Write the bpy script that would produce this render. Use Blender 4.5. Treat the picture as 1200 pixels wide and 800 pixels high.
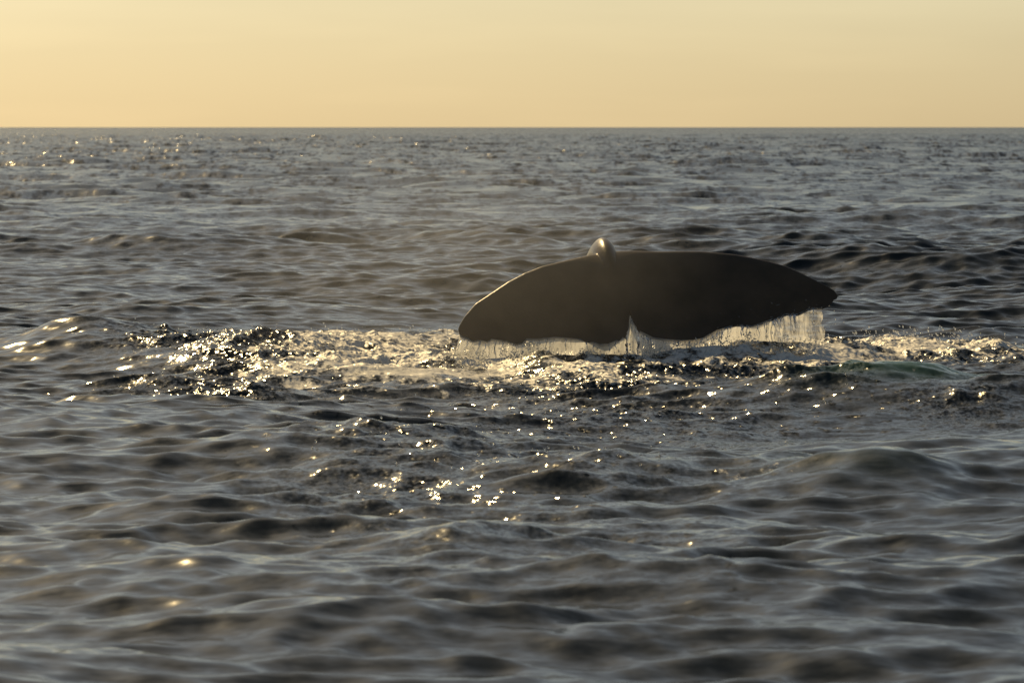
import bpy, math, random
import numpy as np
from mathutils import Vector, noise as mnoise

sc = bpy.context.scene
for o in list(bpy.data.objects):
    bpy.data.objects.remove(o)

# ------------------------------------------------------------------ camera
CAM_H = 2.45
PITCH = math.radians(2.156)
FPX = 6667.0                      # focal length in photo pixels (1200 wide)
cam_d = bpy.data.cameras.new('camera')
cam = bpy.data.objects.new('camera', cam_d)
sc.collection.objects.link(cam)
cam.location = (0, 0, CAM_H)
cam.rotation_euler = (math.pi / 2 - PITCH, 0, 0)
cam_d.sensor_width = 36.0
cam_d.lens = 200.0
cam_d.clip_end = 200000.0
cam_d.dof.use_dof = True
cam_d.dof.focus_distance = 61.0
cam_d.dof.aperture_fstop = 7.1
sc.camera = cam

# ------------------------------------------------------------------ world, sun, exposure
SUN_EL = math.radians(35.0)
SUN_AZ = math.radians(-24.0)       # left of the viewing direction (+Y)
world = bpy.data.worlds.new('World')
sc.world = world
world.use_nodes = True
wn, wl = world.node_tree.nodes, world.node_tree.links
wn.clear()
sky = wn.new('ShaderNodeTexSky')
sky.sky_type = 'NISHITA'
sky.sun_disc = False
sky.sun_elevation = SUN_EL
sky.sun_rotation = SUN_AZ
sky.air_density = 0.68
sky.dust_density = 0.9
sky.ozone_density = 0.1
bg = wn.new('ShaderNodeBackground')
bg.inputs['Strength'].default_value = 0.058
wo = wn.new('ShaderNodeOutputWorld')
# very faint streaks of high cloud
wtc = wn.new('ShaderNodeTexCoord')
wmp = wn.new('ShaderNodeVectorMath'); wmp.operation = 'MULTIPLY'; wmp.inputs[1].default_value = (9, 9, 70)
wnz = wn.new('ShaderNodeTexNoise'); wnz.inputs['Scale'].default_value = 1.0; wnz.inputs['Detail'].default_value = 4
wmr = wn.new('ShaderNodeMapRange')
for k_, v_ in (('From Min', .45), ('From Max', .8), ('To Min', 1.0), ('To Max', 1.10)): wmr.inputs[k_].default_value = v_
wmx = wn.new('ShaderNodeVectorMath'); wmx.operation = 'SCALE'
wl.new(wtc.outputs['Generated'], wmp.inputs[0]); wl.new(wmp.outputs[0], wnz.inputs['Vector'])
wl.new(wnz.outputs['Fac'], wmr.inputs['Value']); wl.new(wmr.outputs[0], wmx.inputs['Scale'])
wl.new(sky.outputs[0], wmx.inputs[0]); wl.new(wmx.outputs[0], bg.inputs['Color'])
wl.new(bg.outputs[0], wo.inputs['Surface'])

sun_d = bpy.data.lights.new('sun', 'SUN')
sun_d.energy = 4.0
sun_d.angle = math.radians(0.5)
sun_d.color = (1.0, 0.76, 0.45)
sun = bpy.data.objects.new('sun', sun_d)
sc.collection.objects.link(sun)
sdir = Vector((math.sin(SUN_AZ) * math.cos(SUN_EL), math.cos(SUN_AZ) * math.cos(SUN_EL), math.sin(SUN_EL)))
sun.rotation_euler = sdir.to_track_quat('Z', 'Y').to_euler()
sun.location = (-20, 80, 40)

vs = sc.view_settings
vs.view_transform = 'Standard'
vs.look = 'None'
vs.exposure = 0.0
vs.gamma = 1.0
vs.use_curve_mapping = False
vs.use_white_balance = True
vs.white_balance_temperature = 7700
vs.white_balance_tint = 2
sc.cycles.use_denoising = True
sc.cycles.max_bounces = 8
sc.cycles.transparent_max_bounces = 24
sc.cycles.caustics_reflective = False
sc.cycles.caustics_refractive = False
sc.cycles.sample_clamp_indirect = 4.0

# ------------------------------------------------------------------ helpers
def ray(px, py):
    cx, cy = (px - 600) / FPX, (400 - py) / FPX
    cp, sp = math.cos(PITCH), math.sin(PITCH)
    return cx, cp + cy * sp, -sp + cy * cp

def ground(px, py, z=0.0):
    dx, dy, dz = ray(px, py)
    t = (z - CAM_H) / dz
    return dx * t, dy * t

def tag(o, label=None, cat=None, group=None, kind=None):
    if label: o['label'] = label
    if cat: o['category'] = cat
    if group: o['group'] = group
    if kind: o['kind'] = kind
    return o

def mesh_obj(name, verts, faces, mat, parent=None, smooth=True):
    me = bpy.data.meshes.new(name)
    verts = np.asarray(verts, dtype=np.float32)
    faces = np.asarray(faces, dtype=np.int32)
    nf, k = faces.shape
    me.vertices.add(len(verts)); me.vertices.foreach_set('co', verts.ravel())
    me.loops.add(nf * k); me.loops.foreach_set('vertex_index', faces.ravel())
    me.polygons.add(nf)
    me.polygons.foreach_set('loop_start', np.arange(0, nf * k, k, dtype=np.int32))
    me.polygons.foreach_set('use_smooth', np.full(nf, smooth))
    me.update(calc_edges=True)
    me.materials.append(mat)
    o = bpy.data.objects.new(name, me)
    sc.collection.objects.link(o)
    if parent: o.parent = parent
    return o

def new_mat(name):
    m = bpy.data.materials.new(name)
    m.use_nodes = True
    nt = m.node_tree
    nt.nodes.clear()
    out = nt.nodes.new('ShaderNodeOutputMaterial')
    return m, nt, out

def nd(nt, t, **kw):
    n = nt.nodes.new(t)
    for k, v in kw.items():
        setattr(n, k, v)
    return n

# ------------------------------------------------------------------ sea
rng = np.random.default_rng(11)

def grid_noise(x, y, seed):
    """smooth value noise on world coordinates"""
    r = np.random.default_rng(seed)
    T = r.random((256, 256)).astype(np.float32)
    xi, yi = np.floor(x).astype(np.int64), np.floor(y).astype(np.int64)
    fx, fy = (x - xi), (y - yi)
    fx = fx * fx * fx * (fx * (fx * 6 - 15) + 10); fy = fy * fy * fy * (fy * (fy * 6 - 15) + 10)
    x0, x1, y0, y1 = xi & 255, (xi + 1) & 255, yi & 255, (yi + 1) & 255
    a = T[y0, x0] * (1 - fx) + T[y0, x1] * fx
    b = T[y1, x0] * (1 - fx) + T[y1, x1] * fx
    return (a * (1 - fy) + b * fy).astype(np.float32)

# rows: distance from the point under the camera; columns: bearing
rows = [6.0]
def rows_to(end, f):
    while rows[-1] < end:
        rows.append(rows[-1] + f(rows[-1]))
rows_to(20, lambda r: 0.45)
rows_to(48, lambda r: 0.07)
rows_to(74, lambda r: 0.036)
rows_to(200, lambda r: 0.036 * (r / 74) ** 2.7)
rows_to(40000, lambda r: 0.0019 * max(r, 270) if r < 1300 else 0.0019 * r * (r / 1300) ** 1.5)
R = np.array(rows, dtype=np.float64)
DR = np.gradient(R)
half = math.radians(6.4)
NC = 350
fine = np.linspace(-half, half, NC)
st = fine[1] - fine[0]
side = []
a = half
while a < math.pi - 0.02:
    st *= 1.22
    st = min(st, 0.14)
    a += st
    side.append(a)
side = np.array(side) * ((math.pi) / side[-1]) if side[-1] > math.pi else np.array(side + [math.pi])
side = side[side > half + 1e-4]
TH = np.concatenate([-side[::-1][1:], fine, side])      # the last column closes the ring at +pi
DT = np.gradient(TH)
nr, nc = len(R), len(TH)
RR, TT = np.meshgrid(R, TH, indexing='ij')
X0 = (RR * np.sin(TT)).astype(np.float32)
Y0 = (RR * np.cos(TT)).astype(np.float32)
sp_r = DR[:, None].astype(np.float32)
sp_t = (R[:, None] * DT[None, :]).astype(np.float32)
ux, uy = np.sin(TH).astype(np.float32)[None, :], np.cos(TH).astype(np.float32)[None, :]

# wave field: a sum of directional waves, fixed in the world
NW = 280
lam = np.exp(np.linspace(math.log(0.16), math.log(26.0), NW) + rng.normal(0, 0.02, NW))
def hump(l, c, w):
    return np.exp(-(np.log(l / c) / w) ** 2)
def slope_part(l, c, w, rms):
    v = hump(l, c, w)
    return rms * v / np.sqrt(0.5 * np.sum(v ** 2))
s_i = np.sqrt(slope_part(lam, 7.0, .50, .055) ** 2 + slope_part(lam, 1.8, .60, .09) ** 2 + slope_part(lam, .50, .55, .155) ** 2
              + slope_part(lam, .24, .35, .09) ** 2 + slope_part(lam, 18.0, .3, .03) ** 2)
k_i = 2 * np.pi / lam
a_i = s_i / k_i
main = math.radians(-104)                      # heading: towards the camera, a little to the left
spread = np.where(lam > 3, 0.60, 0.62)
dirs = main + rng.normal(0, 1, NW) * spread
ph = rng.uniform(0, 2 * np.pi, NW)
Z = np.zeros_like(X0); ZS = np.zeros_like(X0); DX = np.zeros_like(X0); DY = np.zeros_like(X0)
CHOP = 0.8
for l, k, a, d, p in zip(lam, k_i, a_i, dirs, ph):
    cx, cy = math.cos(d), math.sin(d)
    rmax = np.searchsorted(DR, l / 2.0) if l < DR[-1] * 2 else nr
    keep = np.where(DR < l / 1.8)[0]
    if len(keep) == 0:
        continue
    lo, hi = keep[0], keep[-1] + 1
    sl = slice(lo, hi)
    along = np.abs(cx * ux + cy * uy)
    cross = np.abs(cx * uy - cy * ux)
    sp = along * sp_r[sl] + cross * sp_t[sl]
    w = np.clip((l / sp - 1.9) / 2.0, 0, 1) * a
    f = (k * (cx * X0[sl] + cy * Y0[sl]) + p)
    c, s = np.cos(f), np.sin(f)
    if l < 1.6: ZS[sl] += w * c
    else: Z[sl] += w * c
    DX[sl] -= CHOP * w * cx * s
    DY[sl] -= CHOP * w * cy * s

# gusty patches: the chop is livelier in some places than in others
gust = 0.62 + 0.76 * grid_noise(X0 / 9.0 + 40, Y0 / 17.0 + 11, 5)
tt_ = np.clip((Y0 - 66) / 60, 0, 1); gust = gust * (.80 + .20 * np.clip((Y0 - 30) / 30, 0, 1) + .42 * tt_ * tt_ * (3 - 2 * tt_))     # a breezier patch of sea beyond the whale
slick = np.zeros_like(X0)
for px, py, wx, wy in [(1150, 515, 1.6, 5.0), (870, 505, 1.2, 3.0), (1080, 490, 1.0, 2.5)]:
    gx, gy = ground(px, py)
    slick = np.maximum(slick, np.exp(-((X0 - gx) / wx) ** 2 - ((Y0 - gy) / wy) ** 2))
calm = 1 - .72 * slick
lee = 1 - .85 * np.exp(-((X0 - 1.8) / 4.6) ** 2 - ((Y0 - 57.5) / 4.5) ** 2)      # the whale's own slick flattens the swell
Z = (Z * lee + ZS * calm) * gust; DX *= gust * calm; DY *= gust * calm

# water heaped up and churned by the whale: (px, py on the flat sea, height, half widths in m, turn)
def bump(px, py, h, wx, wy, turn=0.0):
    gx, gy = ground(px, py)
    ca, sa = math.cos(turn), math.sin(turn)
    lx, ly = (X0 - gx), (Y0 - gy)
    u, v = (lx * ca + ly * sa) / wx, (-lx * sa + ly * ca) / wy
    return h * np.exp(-(u * u + v * v))

heap = np.zeros_like(X0)
for b in [(105, 410, .25, .8, .9, .1), (60, 418, .08, .6, .7, 0), (245, 405, .10, .9, .8, 0), (300, 426, .24, .9, 1.0, .1),
          (400, 418, .15, 1.3, 1.2, 0), (510, 412, .12, 1.0, 1.1, 0), (205, 450, .10, .8, .8, 0),
          (636, 434, .17, .26, .6, .2), (700, 440, .08, .5, .6, 0), (712, 418, .10, .7, .6, 0), (580, 440, -.17, .6, 1.0, 0),
          (800, 430, .10, .9, .7, 0), (880, 428, .16, .8, .7, 0), (955, 424, .19, .6, .8, 0), (1050, 418, .15, .5, .8, 0), (1110, 420, .11, .4, .7, .2), (1165, 418, .13, .4, .8, 0),
          (1040, 468, .19, .60, .5, .2), (930, 470, .06, .6, .5, 0),
          (680, 575, .15, .75, .9, -.1), (1000, 582, .24, .65, .8, -.1), (850, 590, .06, .7, .8, 0),
          (1180, 540, .22, 1.2, 2.2, .2), (520, 655, .10, .6, 1.0, 0)]:
    heap += bump(*b)

churn = np.zeros_like(X0)
for b in [(110, 403, .45, .9, .8, 0), (240, 412, .8, .9, 2.2, 0), (330, 420, 1.2, 1.2, 3.0, 0), (430, 415, 1.35, 1.2, 3.4, 0), (520, 418, 1.2, .9, 3.6, 0),
          (220, 452, .9, .8, 1.0, 0), (600, 432, 1.1, .8, 3.0, 0), (700, 436, 1.2, .9, 3.6, 0), (800, 432, 1.2, 1.1, 3.4, 0), (650, 456, .9, .8, 1.6, 0),
          (900, 425, 1.2, 1.1, 3.2, 0), (1000, 418, 1.3, 1.0, 2.8, 0), (1080, 415, 1.4, .9, 2.6, 0), (1160, 416, 1.1, .8, 2.4, 0),
          (1000, 455, .9, 1.0, 1.2, 0), (920, 460, .8, .9, 1.2, 0), (1130, 478, .35, .6, 1.0, 0),
          (690, 565, .30, .8, 1.3, 0), (560, 548, .45, .7, 1.8, 0), (500, 520, .42, 1.0, 2.6, 0), (620, 500, .40, 1.2, 1.8, 0), (880, 580, .20, .5, .8, 0),
          (760, 480, .42, 1.6, 2.4, 0), (450, 575, .40, .8, 1.8, 0), (640, 640, .22, 1.3, 2.2, 0), (940, 500, .30, .5, 1.0, 0)]:
    churn = np.maximum(churn, bump(b[0], b[1], b[2], b[3], b[4] * 1.6, b[5]))
zone = (churn > 0.02)
patch = np.ones_like(X0)
patch[zone] = 0.35 + 1.1 * grid_noise(X0[zone] / 0.9, Y0[zone] / 1.5, 21) * (0.5 + grid_noise(X0[zone] / 0.28, Y0[zone] / 0.6, 22))
churn = np.clip(churn * patch, 0, 1.0)

# lumps and ridges of the broken water
zi = churn > 0.02
xs, ys = X0[zi], Y0[zi]
ridge = np.zeros_like(xs)
for sc_, am, sd in [(0.70, .060, 31), (0.30, .036, 32), (0.14, .024, 33), (0.075, .012, 34)]:
    n = grid_noise(xs / sc_ + 3.1 * sd, ys / (sc_ * 1.5) + 1.7 * sd, sd)
    ridge += am * (1 - np.abs(2 * n - 1)) ** 1.6
lump = np.zeros_like(X0)
lump[zi] = (ridge - 0.04) * np.clip(churn[zi] * 1.25, 0, 1) * (1 + .9 * np.clip((xs - 3.6) / .8, 0, 1))
Z += heap * (0.85 + 0.3 * grid_noise(X0 / .5, Y0 / .8, 44)) + lump

foam = np.zeros_like(X0)
for b in [(430, 425, .75, 1.5, 3.0, 0), (330, 440, .6, 1.0, 1.2, 0), (470, 440, .8, 1.2, 1.2, 0), (520, 405, .7, .9, 2.4, 0), (250, 445, .5, .9, .7, 0),
          (570, 436, .9, .6, 1.2, 0), (640, 448, .5, 1.2, .8, 0), (900, 448, .5, 1.2, .8, 0), (690, 440, .7, .9, 1.4, 0), (800, 425, .7, 1.2, 1.4, 0), (930, 415, .7, .9, 1.2, 0),
          (1060, 412, .85, 1.0, 2.4, 0), (1140, 414, .75, .9, 2.0, 0), (870, 430, .7, 1.2, 1.4, 0), (980, 432, .75, 1.0, 1.2, 0), (1000, 460, .6, .8, .6, 0), (760, 452, .45, 1.2, .7, 0), (880, 578, .4, .45, .3, -.2),
          (105, 396, .45, .5, .3, 0)]:
    foam = np.maximum(foam, bump(b[0], b[1], min(1.0, b[2] * 1.25), b[3], b[4] * 2.2, b[5]))
glint_mask = np.zeros_like(X0)  # where sun glints are placed on the water
for b in [(520, 520, 1.0, 1.3, 5.0, 0), (640, 480, 1.0, 2.2, 5.0, 0), (560, 580, .9, 1.2, 4.0, 0), (700, 560, .9, 1.2, 2.5, 0), (460, 610, .6, .9, 2.5, 0),
          (700, 640, .45, 1.2, 3.0, 0), (830, 690, .35, .9, 2.5, 0), (860, 480, .8, 1.6, 4.0, 0), (1000, 470, .8, 1.2, 3.5, 0), (330, 440, 1.0, 1.6, 5.0, 0),
          (120, 395, .9, 1.0, 1.0, 0), (200, 455, 1.0, 1.2, 2.0, 0), (450, 440, 1.0, 1.5, 5.0, 0), (1080, 420, 1.0, 1.5, 4.0, 0), (780, 430, 1.0, 2.0, 4.0, 0)]:
    glint_mask = np.maximum(glint_mask, bump(*b))
glint_mask = np.maximum(glint_mask, .30 * np.clip((RR - 120) / 300, 0, 1) * (X0 < .02 * RR))
green = np.zeros_like(X0)
for b in [(1040, 466, 1.0, .75, .7, .2), (940, 462, .5, .7, .4, 0), (740, 425, .35, .3, .5, 0), (1000, 575, .16, .5, .8, 0)]:
    green = np.maximum(green, bump(*b))

V = np.empty((nr, nc, 3), dtype=np.float32)
V[..., 0] = X0 + DX; V[..., 1] = Y0 + DY; V[..., 2] = Z
V[:, -1, :] = 0.5 * (V[:, -1, :] + V[:, -1, :])
idx = np.arange(nr * nc, dtype=np.int32).reshape(nr, nc)
nxt = np.roll(idx, -1, axis=1)                 # closes the ring behind the camera
F = np.stack([idx[:-1], nxt[:-1], nxt[1:], idx[1:]], axis=-1).reshape(-1, 4)[:, ::-1]
# cap under the camera
cap_v = np.array([[0, 0, -0.1]], dtype=np.float32)

m_sea, nt, out = new_mat('sea_water')
bs = nd(nt, 'ShaderNodeBsdfPrincipled')
bs.inputs['IOR'].default_value = 1.333
geo = nd(nt, 'ShaderNodeNewGeometry')
att_c = nd(nt, 'ShaderNodeAttribute', attribute_name='churn')
att_f = nd(nt, 'ShaderNodeAttribute', attribute_name='foam')
att_g = nd(nt, 'ShaderNodeAttribute', attribute_name='aerated')
att_d = nd(nt, 'ShaderNodeAttribute', attribute_name='unresolved')
def noise_vec(scale, detail, rough=.5):
    mp = nd(nt, 'ShaderNodeVectorMath', operation='MULTIPLY')
    mp.inputs[1].default_value = scale
    nt.links.new(geo.outputs['Position'], mp.inputs[0])
    n = nd(nt, 'ShaderNodeTexNoise')
    n.inputs['Scale'].default_value = 1.0
    n.inputs['Detail'].default_value = detail
    n.inputs['Roughness'].default_value = rough
    nt.links.new(mp.outputs[0], n.inputs['Vector'])
    sub = nd(nt, 'ShaderNodeVectorMath', operation='SUBTRACT')
    sub.inputs[1].default_value = (.5, .5, .5)
    nt.links.new(n.outputs['Color'], sub.inputs[0])
    mul = nd(nt, 'ShaderNodeVectorMath', operation='MULTIPLY')
    mul.inputs[1].default_value = (1, 1, 0)
    nt.links.new(sub.outputs[0], mul.inputs[0])
    return mul.outputs[0]
def scaled(v, fac):
    s = nd(nt, 'ShaderNodeVectorMath', operation='SCALE')
    nt.links.new(v, s.inputs[0])
    if isinstance(fac, float): s.inputs['Scale'].default_value = fac
    else: nt.links.new(fac, s.inputs['Scale'])
    return s.outputs[0]
def vadd(a, b):
    s = nd(nt, 'ShaderNodeVectorMath', operation='ADD')
    nt.links.new(a, s.inputs[0]); nt.links.new(b, s.inputs[1])
    return s.outputs[0]
def mth(op, a, b=None, clamp=False):
    s = nd(nt, 'ShaderNodeMath', operation=op, use_clamp=clamp)
    for i, v in enumerate((a, b)):
        if v is None: continue
        if isinstance(v, (int, float)): s.inputs[i].default_value = v
        else: nt.links.new(v, s.inputs[i])
    return s.outputs[0]
ripple = scaled(noise_vec((6, 10, 0), 2, .55), 0.34)
far = vadd(scaled(noise_vec((2.2, .35, 0), 3, .65), mth('MULTIPLY', att_d.outputs['Fac'], 1.9)),
           scaled(noise_vec((.7, .05, 0), 3, .6), mth('MULTIPLY', att_d.outputs['Fac'], 1.3)))
att_m = nd(nt, 'ShaderNodeAttribute', attribute_name='short_unresolved')
far = vadd(far, scaled(noise_vec((3.0, 1.0, 0), 3, .6), mth('MULTIPLY', att_m.outputs['Fac'], .75)))
rough_w = scaled(noise_vec((22, 15, 18), 2, .6), mth('MULTIPLY', mth('POWER', att_c.outputs['Fac'], 1.1), 3.4))
# sparse ripple facets, normals leaned sunward to place glints
att_s = nd(nt, 'ShaderNodeAttribute', attribute_name='glint_mask')
spn = nd(nt, 'ShaderNodeTexNoise'); spm = nd(nt, 'ShaderNodeVectorMath', operation='MULTIPLY'); spm.inputs[1].default_value = (11, 7, 11)
nt.links.new(geo.outputs['Position'], spm.inputs[0]); nt.links.new(spm.outputs[0], spn.inputs['Vector'])
spn.inputs['Scale'].default_value = 1.0; spn.inputs['Detail'].default_value = 1
spk = mth('MULTIPLY', mth('MULTIPLY', mth('SUBTRACT', spn.outputs['Fac'], .595), 7.0, True), att_s.outputs['Fac'])
lean = nd(nt, 'ShaderNodeCombineXYZ'); lean.inputs[0].default_value = -.50; lean.inputs[1].default_value = -.38
rough_w = vadd(rough_w, scaled(vadd(lean.outputs[0], scaled(noise_vec((30, 22, 26), 1, .5), 1.6)), spk))
nrm = nd(nt, 'ShaderNodeVectorMath', operation='NORMALIZE')
nt.links.new(vadd(vadd(vadd(geo.outputs['Normal'], ripple), far), rough_w), nrm.inputs[0])
nt.links.new(nrm.outputs[0], bs.inputs['Normal'])
# foam cells
fn = nd(nt, 'ShaderNodeTexNoise')
mp = nd(nt, 'ShaderNodeVectorMath', operation='MULTIPLY'); mp.inputs[1].default_value = (12, 6, 12)
nt.links.new(geo.outputs['Position'], mp.inputs[0]); nt.links.new(mp.outputs[0], fn.inputs['Vector'])
fn.inputs['Scale'].default_value = 1.0; fn.inputs['Detail'].default_value = 5; fn.inputs['Roughness'].default_value = .65
thr = mth('SUBTRACT', 1.0, mth('MULTIPLY', att_f.outputs['Fac'], .76))
fp = nd(nt, 'ShaderNodeTexNoise'); fpm = nd(nt, 'ShaderNodeVectorMath', operation='MULTIPLY'); fpm.inputs[1].default_value = (2.6, 1.3, 5)
nt.links.new(geo.outputs['Position'], fpm.inputs[0]); nt.links.new(fpm.outputs[0], fp.inputs['Vector'])
fp.inputs['Scale'].default_value = 1.0; fp.inputs['Detail'].default_value = 3; fp.inputs['Distortion'].default_value = .6
thr = mth('ADD', thr, mth('MULTIPLY', mth('SUBTRACT', .52, fp.outputs['Fac']), 1.1))
ff = mth('MULTIPLY', mth('SUBTRACT', fn.outputs['Fac'], mth('MULTIPLY', thr, .85)), 6.0, True)
ff = mth('MULTIPLY', ff, mth('GREATER_THAN', att_f.outputs['Fac'], .03))
mixg = nd(nt, 'ShaderNodeMix', data_type='RGBA')
mixg.inputs[6].default_value = (.018, .022, .021, 1)
mixg.inputs[7].default_value = (.07, .19, .12, 1)
nt.links.new(att_g.outputs['Fac'], mixg.inputs[0])
mixf = nd(nt, 'ShaderNodeMix', data_type='RGBA')
mixf.inputs[7].default_value = (.72, .70, .66, 1)
nt.links.new(mixg.outputs[2], mixf.inputs[6])
nt.links.new(ff, mixf.inputs[0])
nt.links.new(mixf.outputs[2], bs.inputs['Base Color'])
rg = mth('ADD', mth('ADD', mth('ADD', mth('MULTIPLY', ff, .35), .13), mth('MULTIPLY', att_c.outputs['Fac'], .07)), mth('MULTIPLY', att_d.outputs['Fac'], .12))
nt.links.new(rg, bs.inputs['Roughness'])
nt.links.new(bs.outputs[0], out.inputs['Surface'])

sea = mesh_obj('sea', V.reshape(-1, 3), F, m_sea)
tag(sea, 'grey blue choppy open sea reaching the horizon', None, None, 'structure')
unres = np.clip(1 - 0.3 / np.maximum(DR, .05), 0, 1)[:, None] * np.ones((1, nc))
sh_un = np.clip(1 - 0.07 / np.maximum(DR, .03), 0, 1)[:, None] * np.ones((1, nc)) * (RR > 70)
for nm, arr in (('churn', churn), ('short_unresolved', sh_un), ('foam', foam), ('aerated', green), ('glint_mask', glint_mask), ('unresolved', unres)):
    at = sea.data.attributes.new(nm, 'FLOAT', 'POINT')
    at.data.foreach_set('value', arr.astype(np.float32).ravel())

# ------------------------------------------------------------------ whale: tail stock and flukes, one skin
lead = [(537, 385), (539, 380), (545, 370), (557, 356), (575, 344), (595, 330.5), (615, 320), (635, 312), (655, 307), (675, 302.5), (690, 299),
        (710, 296), (727, 294), (747, 294), (770, 294.7), (795, 294.5), (820, 294.5), (840, 296), (860, 298), (882, 302), (900, 306), (920, 311.5),
        (937, 319), (952, 326.5), (967, 334), (977, 340), (982, 346)]
trail = [(537, 386), (539, 395), (547, 398), (555, 402), (561, 400.5), (571, 402.5), (576, 399.5), (595, 402), (605, 405), (612, 404), (617.5, 399), (632, 399),
         (650, 397), (665, 398), (680, 399.5), (692, 402), (702, 405.5), (712, 405), (725, 400), (733, 395), (736.2, 388), (737.2, 378), (737.8, 370), (738.8, 370),
         (742, 380), (749, 390), (764, 397.5), (780, 399.5), (795, 400.5), (812, 400.5), (824, 398), (832, 394), (840, 389), (852, 385), (862, 382.5), (870, 382.5),
         (880, 384), (892, 381), (902, 377), (912, 374), (922, 369.5), (935, 370), (945, 365), (952, 362.5), (962, 363), (970, 359.5), (975, 355), (977, 351.5), (980, 350.5), (982, 347)]
lx, ly = np.array(lead).T
tx, ty = np.array(trail).T
YF = 58.3
def fluke_y(px, py):
    """depth of the fluke sheet: it leans back from its hanging edge, the right half turned a little away"""
    u = (px - 735) / 230.0
    h = max(0.0, (404 - py) / 106.0)
    return YF + 0.60 * h ** 1.25 + 0.12 * u * u + 0.10 * u
cols = np.unique(np.concatenate([np.linspace(537, 982, 230), np.linspace(732, 745, 22), np.linspace(537, 541, 6), np.linspace(976, 982, 8)]))
NS = 26
fv, ff_ = [], []
front = np.zeros((len(cols), NS), int); back = np.zeros((len(cols), NS), int)
for i, px in enumerate(cols):
    pt, pb = np.interp(px, lx, ly), np.interp(px, tx, ty)
    pf = max(pb, np.interp(px, (718, 764), (403, 397.5))) if 718 < px < 764 else pb     # edge with the notch filled
    u = abs(px - 735) / 225.0
    # root is thick, tips are thin
    thick = 0.17 * max(0.0, 1 - u) ** 0.9 + 0.022
    thick *= min(1.0, (pb - pt) / 40.0 + 0.15)
    for j in range(NS):
        s = 0.5 - 0.5 * math.cos(math.pi * j / (NS - 1))
        py = pt + (pb - pt) * s
        sg = (py - pt) / (pf - pt)
        y = fluke_y(px, py)
        dx, dy, dz = ray(px, py)
        t = y / dy
        prof = 2.6 * (math.sqrt(max(sg, 0)) - sg) * (1 - .25 * sg) * min(1.0, (pb - py) / 7.0 if pf > pb else 1.0)
        th = thick * prof * 0.9 + (0.006 if 0 < j < NS - 1 else 0.0)
        # soft bulge of the stock running down the middle of the upper face
        g = math.exp(-((px - 716) / 26.0) ** 2) * 0.10 * (1 - sg) ** 1.5 * min(1, sg * 6)
        p = np.array([dx * t, y, CAM_H + dz * t])
        front[i, j] = len(fv); fv.append(p + np.array([0, -.55 * th - g, -0.1 * th]))
        if 0 < j < NS - 1:
            back[i, j] = len(fv); fv.append(p + np.array([0, th * 1.1, 0.1 * th]))
        else:
            back[i, j] = front[i, j]
for i in range(len(cols) - 1):
    for j in range(NS - 1):
        ff_.append((front[i, j], front[i + 1, j], front[i + 1, j + 1], front[i, j + 1]))
        ff_.append((back[i, j], back[i, j + 1], back[i + 1, j + 1], back[i + 1, j]))
for i in (0, len(cols) - 1):
    for j in range(NS - 1):
        q = (front[i, j], front[i, j + 1], back[i, j + 1], back[i, j])
        ff_.append(q if i == 0 else q[::-1])

# tail stock: arches over the flukes' root and goes down into the water behind them
def pix3(px, py, y):
    dx, dy, dz = ray(px, py); t = y / dy
    return np.array([dx * t, y, CAM_H + dz * t])
path = [pix3(724, 345, YF + .28), pix3(719, 325, YF + .38), pix3(714, 309, YF + .50), pix3(709, 298, YF + .72), pix3(706, 298, YF + 1.05)]
top = path[-1]
path += [top + np.array(d) for d in [(-.01, .40, -.10), (-.03, .85, -.34), (-.06, 1.35, -.72), (-.12, 1.95, -1.3), (-.2, 2.6, -2.1), (-.28, 3.2, -3.0)]]
wid = [.03, .06, .10, .128, .145, .175, .23, .32, .46, .64, .82]        # half width
hei = [.03, .06, .10, .145, .175, .24, .38, .50, .66, .86, 1.0]         # half depth
def resample(arr, n):
    arr = np.array(arr, float); t = np.linspace(0, len(arr) - 1, n)
    i = np.clip(t.astype(int), 0, len(arr) - 2); f = (t - i)
    if arr.ndim > 1: f = f[:, None]
    P0, P1, P2, P3 = arr[np.maximum(i - 1, 0)], arr[i], arr[i + 1], arr[np.minimum(i + 2, len(arr) - 1)]
    return .5 * ((2 * P1) + (-P0 + P2) * f + (2 * P0 - 5 * P1 + 4 * P2 - P3) * f ** 2 + (-P0 + 3 * P1 - 3 * P2 + P3) * f ** 3)
n_s, n_a = 60, 40
n_ff = len(ff_)
P, W, H = resample(path, n_s), resample(wid, n_s), resample(hei, n_s)
base = len(fv)
for i in range(n_s):
    tan = P[min(i + 1, n_s - 1)] - P[max(i - 1, 0)]; tan /= np.linalg.norm(tan)
    sidev = np.cross(tan, (0, 0, 1.0)); sidev = np.cross(tan, np.cross((1.0, 0, 0), tan)) if False else np.array([1.0, 0, 0]) - tan * tan[0]
    sidev /= np.linalg.norm(sidev)
    upv = np.cross(sidev, tan)
    for a_ in range(n_a):
        an = 2 * math.pi * a_ / n_a
        c, s = math.cos(an), math.sin(an)
        r = 1.0
        if s > 0: r = 1 - .28 * s
        fv.append(P[i] + sidev * W[i] * c * r + upv * H[i] * (s if s < 0 else s ** 1.0 * 1.0) * 1.0)
for i in range(n_s - 1):
    for a_ in range(n_a):
        b_ = (a_ + 1) % n_a
        ff_.append((base + i * n_a + a_, base + i * n_a + b_, base + (i + 1) * n_a + b_, base + (i + 1) * n_a + a_))
c0 = len(fv); fv.append(P[0]); c1 = len(fv); fv.append(P[-1])
tri = []
for a_ in range(n_a):
    b_ = (a_ + 1) % n_a
    tri.append((c0, base + b_, base + a_)); e = base + (n_s - 1) * n_a; tri.append((c1, e + a_, e + b_))

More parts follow.
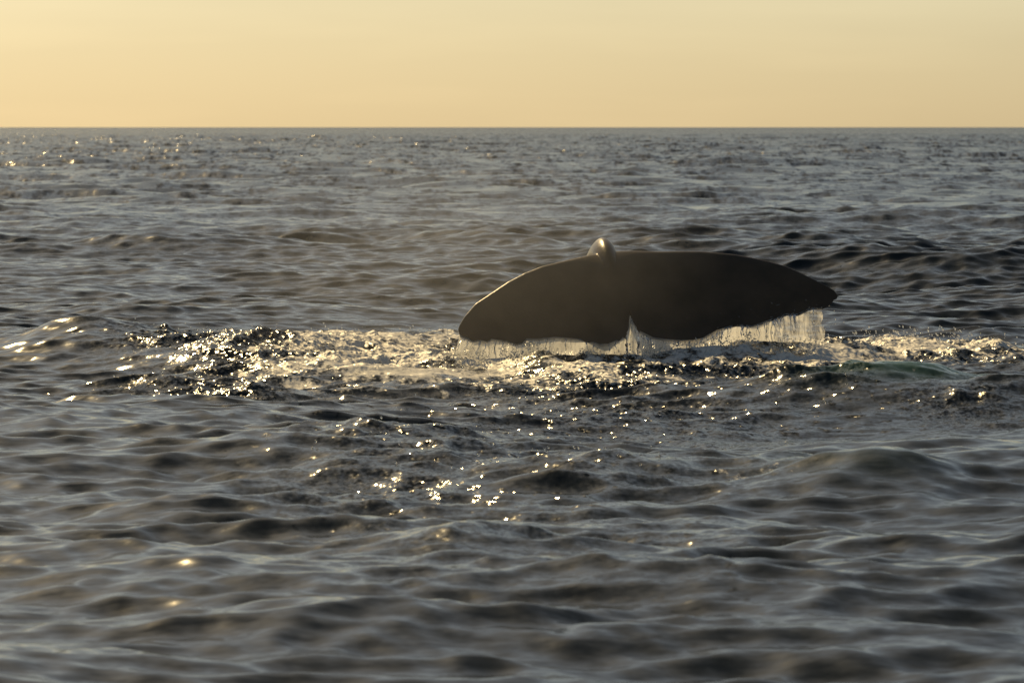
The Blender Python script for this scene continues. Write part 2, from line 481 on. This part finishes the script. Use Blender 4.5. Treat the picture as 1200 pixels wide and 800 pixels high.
m_skin, nt, out = new_mat('whale_skin')
bs = nd(nt, 'ShaderNodeBsdfPrincipled')
tc = nd(nt, 'ShaderNodeTexCoord')
n1 = nd(nt, 'ShaderNodeTexNoise'); n1.inputs['Scale'].default_value = 3.0; n1.inputs['Detail'].default_value = 6
n2 = nd(nt, 'ShaderNodeTexNoise'); n2.inputs['Scale'].default_value = 30.0; n2.inputs['Detail'].default_value = 4
nt.links.new(tc.outputs['Object'], n1.inputs['Vector']); nt.links.new(tc.outputs['Object'], n2.inputs['Vector'])
cr = nd(nt, 'ShaderNodeValToRGB')
cr.color_ramp.elements[0].color = (.060, .044, .030, 1); cr.color_ramp.elements[0].position = .3
cr.color_ramp.elements[1].color = (.110, .080, .054, 1); cr.color_ramp.elements[1].position = .75
nt.links.new(n1.outputs['Fac'], cr.inputs['Fac']); nt.links.new(cr.outputs[0], bs.inputs['Base Color'])
bmp = nd(nt, 'ShaderNodeBump'); bmp.inputs['Strength'].default_value = .25; bmp.inputs['Distance'].default_value = .012
nt.links.new(n2.outputs['Fac'], bmp.inputs['Height']); nt.links.new(bmp.outputs[0], bs.inputs['Normal'])
bs.inputs['Roughness'].default_value = .33
bs.inputs['IOR'].default_value = 1.36
nt.links.new(bs.outputs[0], out.inputs['Surface'])

def raw(name, vv, faces):
    me = bpy.data.meshes.new(name)
    ded = []
    for q in faces:
        q = list(dict.fromkeys(int(k) for k in q))
        if len(q) > 2: ded.append(q)
    me.from_pydata([tuple(v) for v in vv], [], ded); me.update()
    import bmesh
    b = bmesh.new(); b.from_mesh(me)
    bmesh.ops.remove_doubles(b, verts=b.verts, dist=1e-5)
    bmesh.ops.recalc_face_normals(b, faces=b.faces)
    nf_ = min(b.faces, key=lambda f: f.calc_center_median().y)
    if nf_.normal.y > 0: bmesh.ops.reverse_faces(b, faces=b.faces)
    b.to_mesh(me); b.free()
    o = bpy.data.objects.new(name, me); sc.collection.objects.link(o)
    return o
n_fl = base
tmp = raw('raw_flukes', fv[:n_fl], ff_[:n_ff])
stock = raw('raw_stock', fv[n_fl:], [tuple(k - n_fl for k in q) for q in ff_[n_ff:] + tri])
md = tmp.modifiers.new('u', 'BOOLEAN'); md.operation = 'UNION'; md.solver = 'EXACT'; md.object = stock
dg = bpy.context.evaluated_depsgraph_get()
me2 = bpy.data.meshes.new_from_object(tmp.evaluated_get(dg))
bpy.data.objects.remove(stock)
me2.name = 'whale'
bpy.data.objects.remove(tmp)
me2.materials.clear(); me2.materials.append(m_skin)
whale = bpy.data.objects.new('whale', me2); sc.collection.objects.link(whale)
me2.polygons.foreach_set('use_smooth', np.ones(len(me2.polygons), bool))
tag(whale, 'dark wet whale tail with both flukes spread, water pouring off its edge', 'whale')

# ------------------------------------------------------------------ water running off the trailing edge
def falling_mat(name, clear):
    m, nt, out = new_mat(name)
    tc = nd(nt, 'ShaderNodeNewGeometry')
    def nz(scale, det, rough):
        mp = nd(nt, 'ShaderNodeVectorMath', operation='MULTIPLY'); mp.inputs[1].default_value = scale
        nt.links.new(tc.outputs['Position'], mp.inputs[0])
        n = nd(nt, 'ShaderNodeTexNoise'); n.inputs['Scale'].default_value = 1; n.inputs['Detail'].default_value = det; n.inputs['Roughness'].default_value = rough
        nt.links.new(mp.outputs[0], n.inputs['Vector'])
        return n
    n, n_lo = nz((30, 30, 5), 4, .6), nz((5.5, 5.5, 4), 3, .6)
    mixn = nd(nt, 'ShaderNodeMath', operation='ADD'); hf = nd(nt, 'ShaderNodeMath', operation='MULTIPLY'); hf.inputs[1].default_value = .45
    lf = nd(nt, 'ShaderNodeMath', operation='MULTIPLY'); lf.inputs[1].default_value = .55
    nt.links.new(n.outputs['Fac'], hf.inputs[0]); nt.links.new(n_lo.outputs['Fac'], lf.inputs[0])
    nt.links.new(hf.outputs[0], mixn.inputs[0]); nt.links.new(lf.outputs[0], mixn.inputs[1])
    ramp = nd(nt, 'ShaderNodeMapRange'); ramp.inputs['From Min'].default_value = .38; ramp.inputs['From Max'].default_value = .60
    ramp.inputs['To Min'].default_value = clear; ramp.inputs['To Max'].default_value = .03
    nt.links.new(mixn.outputs[0], ramp.inputs['Value'])
    tr = nd(nt, 'ShaderNodeBsdfTranslucent'); tr.inputs['Color'].default_value = (.95, .95, .93, 1)
    df = nd(nt, 'ShaderNodeBsdfDiffuse'); df.inputs['Color'].default_value = (.75, .77, .76, 1)
    gl = nd(nt, 'ShaderNodeBsdfGlossy'); gl.inputs['Roughness'].default_value = .16; gl.inputs['Color'].default_value = (.9, .9, .9, 1)
    tp = nd(nt, 'ShaderNodeBsdfTransparent')
    m1 = nd(nt, 'ShaderNodeMixShader'); m1.inputs[0].default_value = .18
    nt.links.new(tr.outputs[0], m1.inputs[1]); nt.links.new(df.outputs[0], m1.inputs[2])
    m2 = nd(nt, 'ShaderNodeMixShader'); m2.inputs[0].default_value = .16
    nt.links.new(m1.outputs[0], m2.inputs[1]); nt.links.new(gl.outputs[0], m2.inputs[2])
    m3 = nd(nt, 'ShaderNodeMixShader')
    nt.links.new(ramp.outputs[0], m3.inputs[0])
    nt.links.new(m2.outputs[0], m3.inputs[1]); nt.links.new(tp.outputs[0], m3.inputs[2])
    bmp = nd(nt, 'ShaderNodeBump'); bmp.inputs['Strength'].default_value = .5; bmp.inputs['Distance'].default_value = .012
    nt.links.new(n.outputs['Fac'], bmp.inputs['Height'])
    for b in (tr, df, gl): nt.links.new(bmp.outputs[0], b.inputs['Normal'])
    nt.links.new(m3.outputs[0], out.inputs['Surface'])
    return m
m_white = falling_mat('aerated_falling_water', .32)
m_clear = falling_mat('clear_falling_water', .85)

m_drop, nt, out = new_mat('water_drops')
bs = nd(nt, 'ShaderNodeBsdfPrincipled')
bs.inputs['Base Color'].default_value = (.95, .96, .96, 1); bs.inputs['Transmission Weight'].default_value = .75
bs.inputs['IOR'].default_value = 1.333; bs.inputs['Roughness'].default_value = .18
nt.links.new(bs.outputs[0], out.inputs['Surface'])

rnd = random.Random(5)
def edge3(px, lift=0.0):
    py = np.interp(px, tx, ty) - lift
    return pix3(px, py, fluke_y(px, py))
def n1d(x, seed=0.0):
    return mnoise.noise(Vector((x, seed, 3.7)))

DROP = []                                   # (x, y, z, r) of loose drops
def tube(vv, ff, pts, rad, k=5):
    b = len(vv)
    for p, r in zip(pts, rad):
        for a in range(k):
            an = 2 * math.pi * a / k
            vv.append((p[0] + r * math.cos(an), p[1] + r * math.sin(an), p[2]))
    for i in range(len(pts) - 1):
        for a in range(k):
            c = (a + 1) % k
            ff.append((b + i * k + a, b + i * k + c, b + (i + 1) * k + c, b + (i + 1) * k + a))

hz = V[..., 2]
def sea_z(x, y):
    r, th = math.hypot(x, y), math.atan2(x, y)
    i = min(max(int(np.searchsorted(R, r)), 1), nr - 1); j = min(max(int(np.searchsorted(TH, th)), 1), nc - 1)
    return float(hz[i, j])

def curtain(label, px0, px1, mat, zbot, spill, dens, seed):
    root = bpy.data.objects.new('cascade', None)
    c = edge3((px0 + px1) / 2); root.location = (c[0], c[1], zbot)
    sc.collection.objects.link(root)
    tag(root, label, 'cascade', 'cascades falling from the flukes')
    off = np.array(root.location)
    n = int((px1 - px0) * 1.25); rowsn = 16
    vv, ff = [], []
    for i in range(n + 1):
        f = i / n; px = px0 + (px1 - px0) * f
        e = edge3(px, 2.5)
        zb = min(zbot, sea_z(e[0], e[1] - .12) - .06)
        for j in range(rowsn + 1):
            t = j / rowsn
            z = e[2] + (zb - e[2]) * t
            wob = .075 * n1d(e[0] * 4.5 + t, seed) + .030 * n1d(e[0] * 13 + .6 * t, seed + 7) + .012 * n1d(e[0] * 31, seed + 1) + .006 * n1d(e[0] * 90 + t * 2, seed + 2)
            vv.append((e[0] + spill * t * (1 - f) ** 2 * -1 + .03 * t * n1d(e[0] * 14, seed + 5) + .02 * n1d(t * 5, seed + f * 3) + (.045 * n1d(t * 9 + 4, seed + 11) * (f - .9) * 10 if f > .9 else 0) - off[0],
                       e[1] - .01 - .20 * t ** .9 + wob * (.25 + t) - off[1], z - off[2]))
    w = rowsn + 1
    for i in range(n):
        for j in range(rowsn):
            ff.append((i * w + j, i * w + j + 1, (i + 1) * w + j + 1, (i + 1) * w + j))
    mesh_obj('sheet', vv, ff, mat, root)
    vv, ff = [], []
    for q in range(int((px1 - px0) * dens * .15)):
        f = rnd.random(); px = px0 + (px1 - px0) * f
        e = edge3(px, 1.5)
        zb = sea_z(e[0], e[1] - .12) - .03
        L = (e[2] - zb) * rnd.uniform(.3, 1.0)
        st = rnd.uniform(0, .25) * (e[2] - zb)
        m = 7; pts = []; rad = []
        r0 = rnd.uniform(.004, .011)
        dy = rnd.uniform(-.07, .05)
        for j in range(m):
            t = j / (m - 1); z = e[2] - st * (0 if rnd.random() < .7 else 1) * .2 - L * t
            pts.append((e[0] - spill * t * (1 - f) ** 2 - off[0] + .008 * math.sin(7 * t + q), e[1] - .1 * t ** .8 + dy * t - .02 - off[1], max(z, zb) - off[2]))
            rad.append(r0 * (1 - .55 * t) * rnd.uniform(.5, 1.3) if 0 < j < m - 1 else r0 * .25)
        tube(vv, ff, pts, rad)
        for k in range(rnd.choice((0, 1, 1, 2, 3))):
            t = rnd.random()
            DROP.append((e[0] + rnd.uniform(-.03, .03) - spill * t * (1 - f) ** 2, e[1] - .1 * t + rnd.uniform(-.12, .06), e[2] - (e[2] - zbot) * t, rnd.uniform(.004, .010)))
    st_o = mesh_obj('streams', vv, ff, m_drop, root)
    tag(st_o, kind='stuff')
    return root

curtain('cream sheet of water falling below the left fluke tip', 538.5, 621, m_white, -.12, .10, 1.6, 3.0)
curtain('short pale sheet of water under the middle of the left fluke', 619, 733, m_white, -.08, .02, 1.2, 8.0)
curtain('thin bright trickle of water falling in the notch between the flukes', 734.5, 747, m_white, -.06, .0, 2.4, 12.0)
curtain('long low sheet of water pouring off the right fluke near the notch', 749, 834, m_white, -.06, .0, 1.5, 15.0)
curtain('dense sheet of water pouring off the middle of the right fluke', 833, 908, m_white, -.06, .0, 1.9, 19.0)
curtain('clear streaked sheet of water falling near the right fluke tip', 906, 964, m_clear, -.06, -.02, 2.2, 24.0)

# ------------------------------------------------------------------ loose drops thrown up by the broken water
for (px, py, sx, sy, n, up) in [(330, 405, .8, 1.0, 120, .10), (440, 400, 1.0, 1.6, 200, .12), (510, 395, .6, 1.6, 120, .12), (580, 432, .5, .5, 150, .12),
                                (700, 425, .7, .6, 110, .10), (820, 418, 1.0, .6, 170, .12), (940, 415, .5, .8, 190, .16), (1060, 412, .6, 1.0, 420, .18),
                                (1140, 414, .5, .9, 260, .14), (220, 450, .5, .6, 60, .06), (1040, 455, .5, .3, 80, .06), (100, 402, .4, .3, 24, .05),
                                (690, 560, .6, .6, 40, .05), (540, 540, .8, 1.6, 40, .04), (640, 470, 1.2, 1.2, 60, .05)]:
    gx, gy = ground(px, py)
    for k in range(n):
        x, y = gx + rnd.gauss(0, sx), gy + rnd.gauss(0, sy)
        DROP.append((x, y, sea_z(x, y) + up * rnd.random() ** 2.2, rnd.uniform(.004, .011)))
for k in range(26):                          # a few flicked past the right tip
    p = edge3(rnd.uniform(940, 975)); DROP.append((p[0] + rnd.uniform(-.05, .16), p[1] - .05, p[2] - rnd.random() * .28, rnd.uniform(.003, .006)))
for k in range(45):                          # beads still running down the right fluke
    px = rnd.uniform(840, 965); py = np.interp(px, tx, ty) - rnd.random() ** 2 * 22 - 1
    p = pix3(px, py, fluke_y(px, py) - .05); DROP.append((p[0], p[1], p[2], rnd.uniform(.003, .006)))
ph_ = (1 + 5 ** .5) / 2
iv = np.array([(-1, ph_, 0), (1, ph_, 0), (-1, -ph_, 0), (1, -ph_, 0), (0, -1, ph_), (0, 1, ph_), (0, -1, -ph_), (0, 1, -ph_), (ph_, 0, -1), (ph_, 0, 1), (-ph_, 0, -1), (-ph_, 0, 1)]) / math.sqrt(1 + ph_ ** 2)
itf = np.array([(0, 11, 5), (0, 5, 1), (0, 1, 7), (0, 7, 10), (0, 10, 11), (1, 5, 9), (5, 11, 4), (11, 10, 2), (10, 7, 6), (7, 1, 8), (3, 9, 4), (3, 4, 2), (3, 2, 6), (3, 6, 8), (3, 8, 9), (4, 9, 5), (2, 4, 11), (6, 2, 10), (8, 6, 7), (9, 8, 1)])
D = np.array(DROP)
stretch = np.random.default_rng(3).uniform(.8, 1.7, len(D))
dv = D[:, None, :3] + iv[None] * D[:, None, 3:4] * np.stack([np.ones(len(D)), np.ones(len(D)), stretch], 1)[:, None, :]
df_ = (np.arange(len(D))[:, None, None] * 12 + itf[None]).reshape(-1, 3)
drops = mesh_obj('spray', dv.reshape(-1, 3), df_, m_drop)
tag(drops, 'fine bright drops of spray over the broken water round the flukes', 'spray', None, 'stuff')

m_foam, nt, out = new_mat('splash_foam')
tr = nd(nt, 'ShaderNodeBsdfTranslucent'); tr.inputs['Color'].default_value = (.9, .9, .88, 1)
bs = nd(nt, 'ShaderNodeBsdfPrincipled'); bs.inputs['Base Color'].default_value = (.8, .8, .78, 1); bs.inputs['Roughness'].default_value = .25
mx = nd(nt, 'ShaderNodeMixShader'); mx.inputs[0].default_value = .25
nt.links.new(tr.outputs[0], mx.inputs[1]); nt.links.new(bs.outputs[0], mx.inputs[2]); nt.links.new(mx.outputs[0], out.inputs['Surface'])
SP = []
for (px0, px1, n, up, fwd) in [(528, 625, 700, .13, .30), (625, 735, 300, .06, .25), (735, 834, 400, .08, .22), (834, 968, 600, .10, .25)]:
    c_n = max(4, int((px1 - px0) / 9))
    cl = [(rnd.uniform(px0, px1), rnd.uniform(.4, 1.5)) for _ in range(c_n)]
    for k in range(n):
        cpx, cs = rnd.choice(cl)
        e = edge3(min(max(cpx, 538), 963)); x = e[0] + (cpx - min(max(cpx, 538), 963)) * .0088 + rnd.gauss(0, .05)
        y = e[1] - .12 - abs(rnd.gauss(0, fwd))
        SP.append((x, y, sea_z(x, y) - .01 + cs * up * rnd.random() ** 2.5, rnd.uniform(.004, .010)))
SP = np.array(SP)
sq = np.random.default_rng(9).uniform(.6, 1.5, (len(SP), 1, 3))
jit = np.random.default_rng(8).uniform(.75, 1.25, (len(SP), 12, 1))
sv = SP[:, None, :3] + iv[None] * SP[:, None, 3:4] * sq * jit
splash = mesh_obj('splash', sv.reshape(-1, 3), (np.arange(len(SP))[:, None, None] * 12 + itf[None]).reshape(-1, 3), m_foam)
tag(splash, 'white splashing foam where the falling water meets the sea', 'splash', None, 'stuff')

# ------------------------------------------------------------------ thin breath haze, widened over the flukes to stand in for lens flare
m_flare_mist, nt, out = new_mat('flare_mist')
pv = nd(nt, 'ShaderNodeVolumePrincipled')
pv.inputs['Color'].default_value = (.95, .93, .9, 1); pv.inputs['Anisotropy'].default_value = .55
tc = nd(nt, 'ShaderNodeTexCoord')
ln = nd(nt, 'ShaderNodeVectorMath', operation='LENGTH'); nt.links.new(tc.outputs['Object'], ln.inputs[0])
mr = nd(nt, 'ShaderNodeMapRange'); mr.interpolation_type = 'SMOOTHSTEP'
mr.inputs['From Min'].default_value = .15; mr.inputs['From Max'].default_value = .98
mr.inputs['To Min'].default_value = 1; mr.inputs['To Max'].default_value = 0
nt.links.new(ln.outputs['Value'], mr.inputs['Value'])
nz = nd(nt, 'ShaderNodeTexNoise'); nz.inputs['Scale'].default_value = 2.2; nz.inputs['Detail'].default_value = 3
nt.links.new(tc.outputs['Object'], nz.inputs['Vector'])
mu = nd(nt, 'ShaderNodeMath', operation='MULTIPLY'); nt.links.new(mr.outputs[0], mu.inputs[0]); nt.links.new(nz.outputs['Fac'], mu.inputs[1])
mu2 = nd(nt, 'ShaderNodeMath', operation='MULTIPLY'); mu2.inputs[1].default_value = .027; nt.links.new(mu.outputs[0], mu2.inputs[0])
nt.links.new(mu2.outputs[0], pv.inputs['Density'])
nt.links.new(pv.outputs[0], out.inputs['Volume'])
import bmesh
bm = bmesh.new(); bmesh.ops.create_icosphere(bm, subdivisions=3, radius=1.0)
me = bpy.data.meshes.new('flare_mist'); bm.to_mesh(me); bm.free(); me.materials.append(m_flare_mist)
flare_mist = bpy.data.objects.new('flare_mist', me); sc.collection.objects.link(flare_mist)
flare_mist.location = (-.7, 56.5, 1.15); flare_mist.scale = (3.3, 6.5, 1.7)
tag(flare_mist, 'thin golden haze over the flukes, widened to stand in for lens flare', 'flare_mist', None, 'stuff')
sc.cycles.volume_step_rate = 2.0
print('sea', nr, nc, len(F), 'whale', len(me2.polygons), 'drops', len(D))
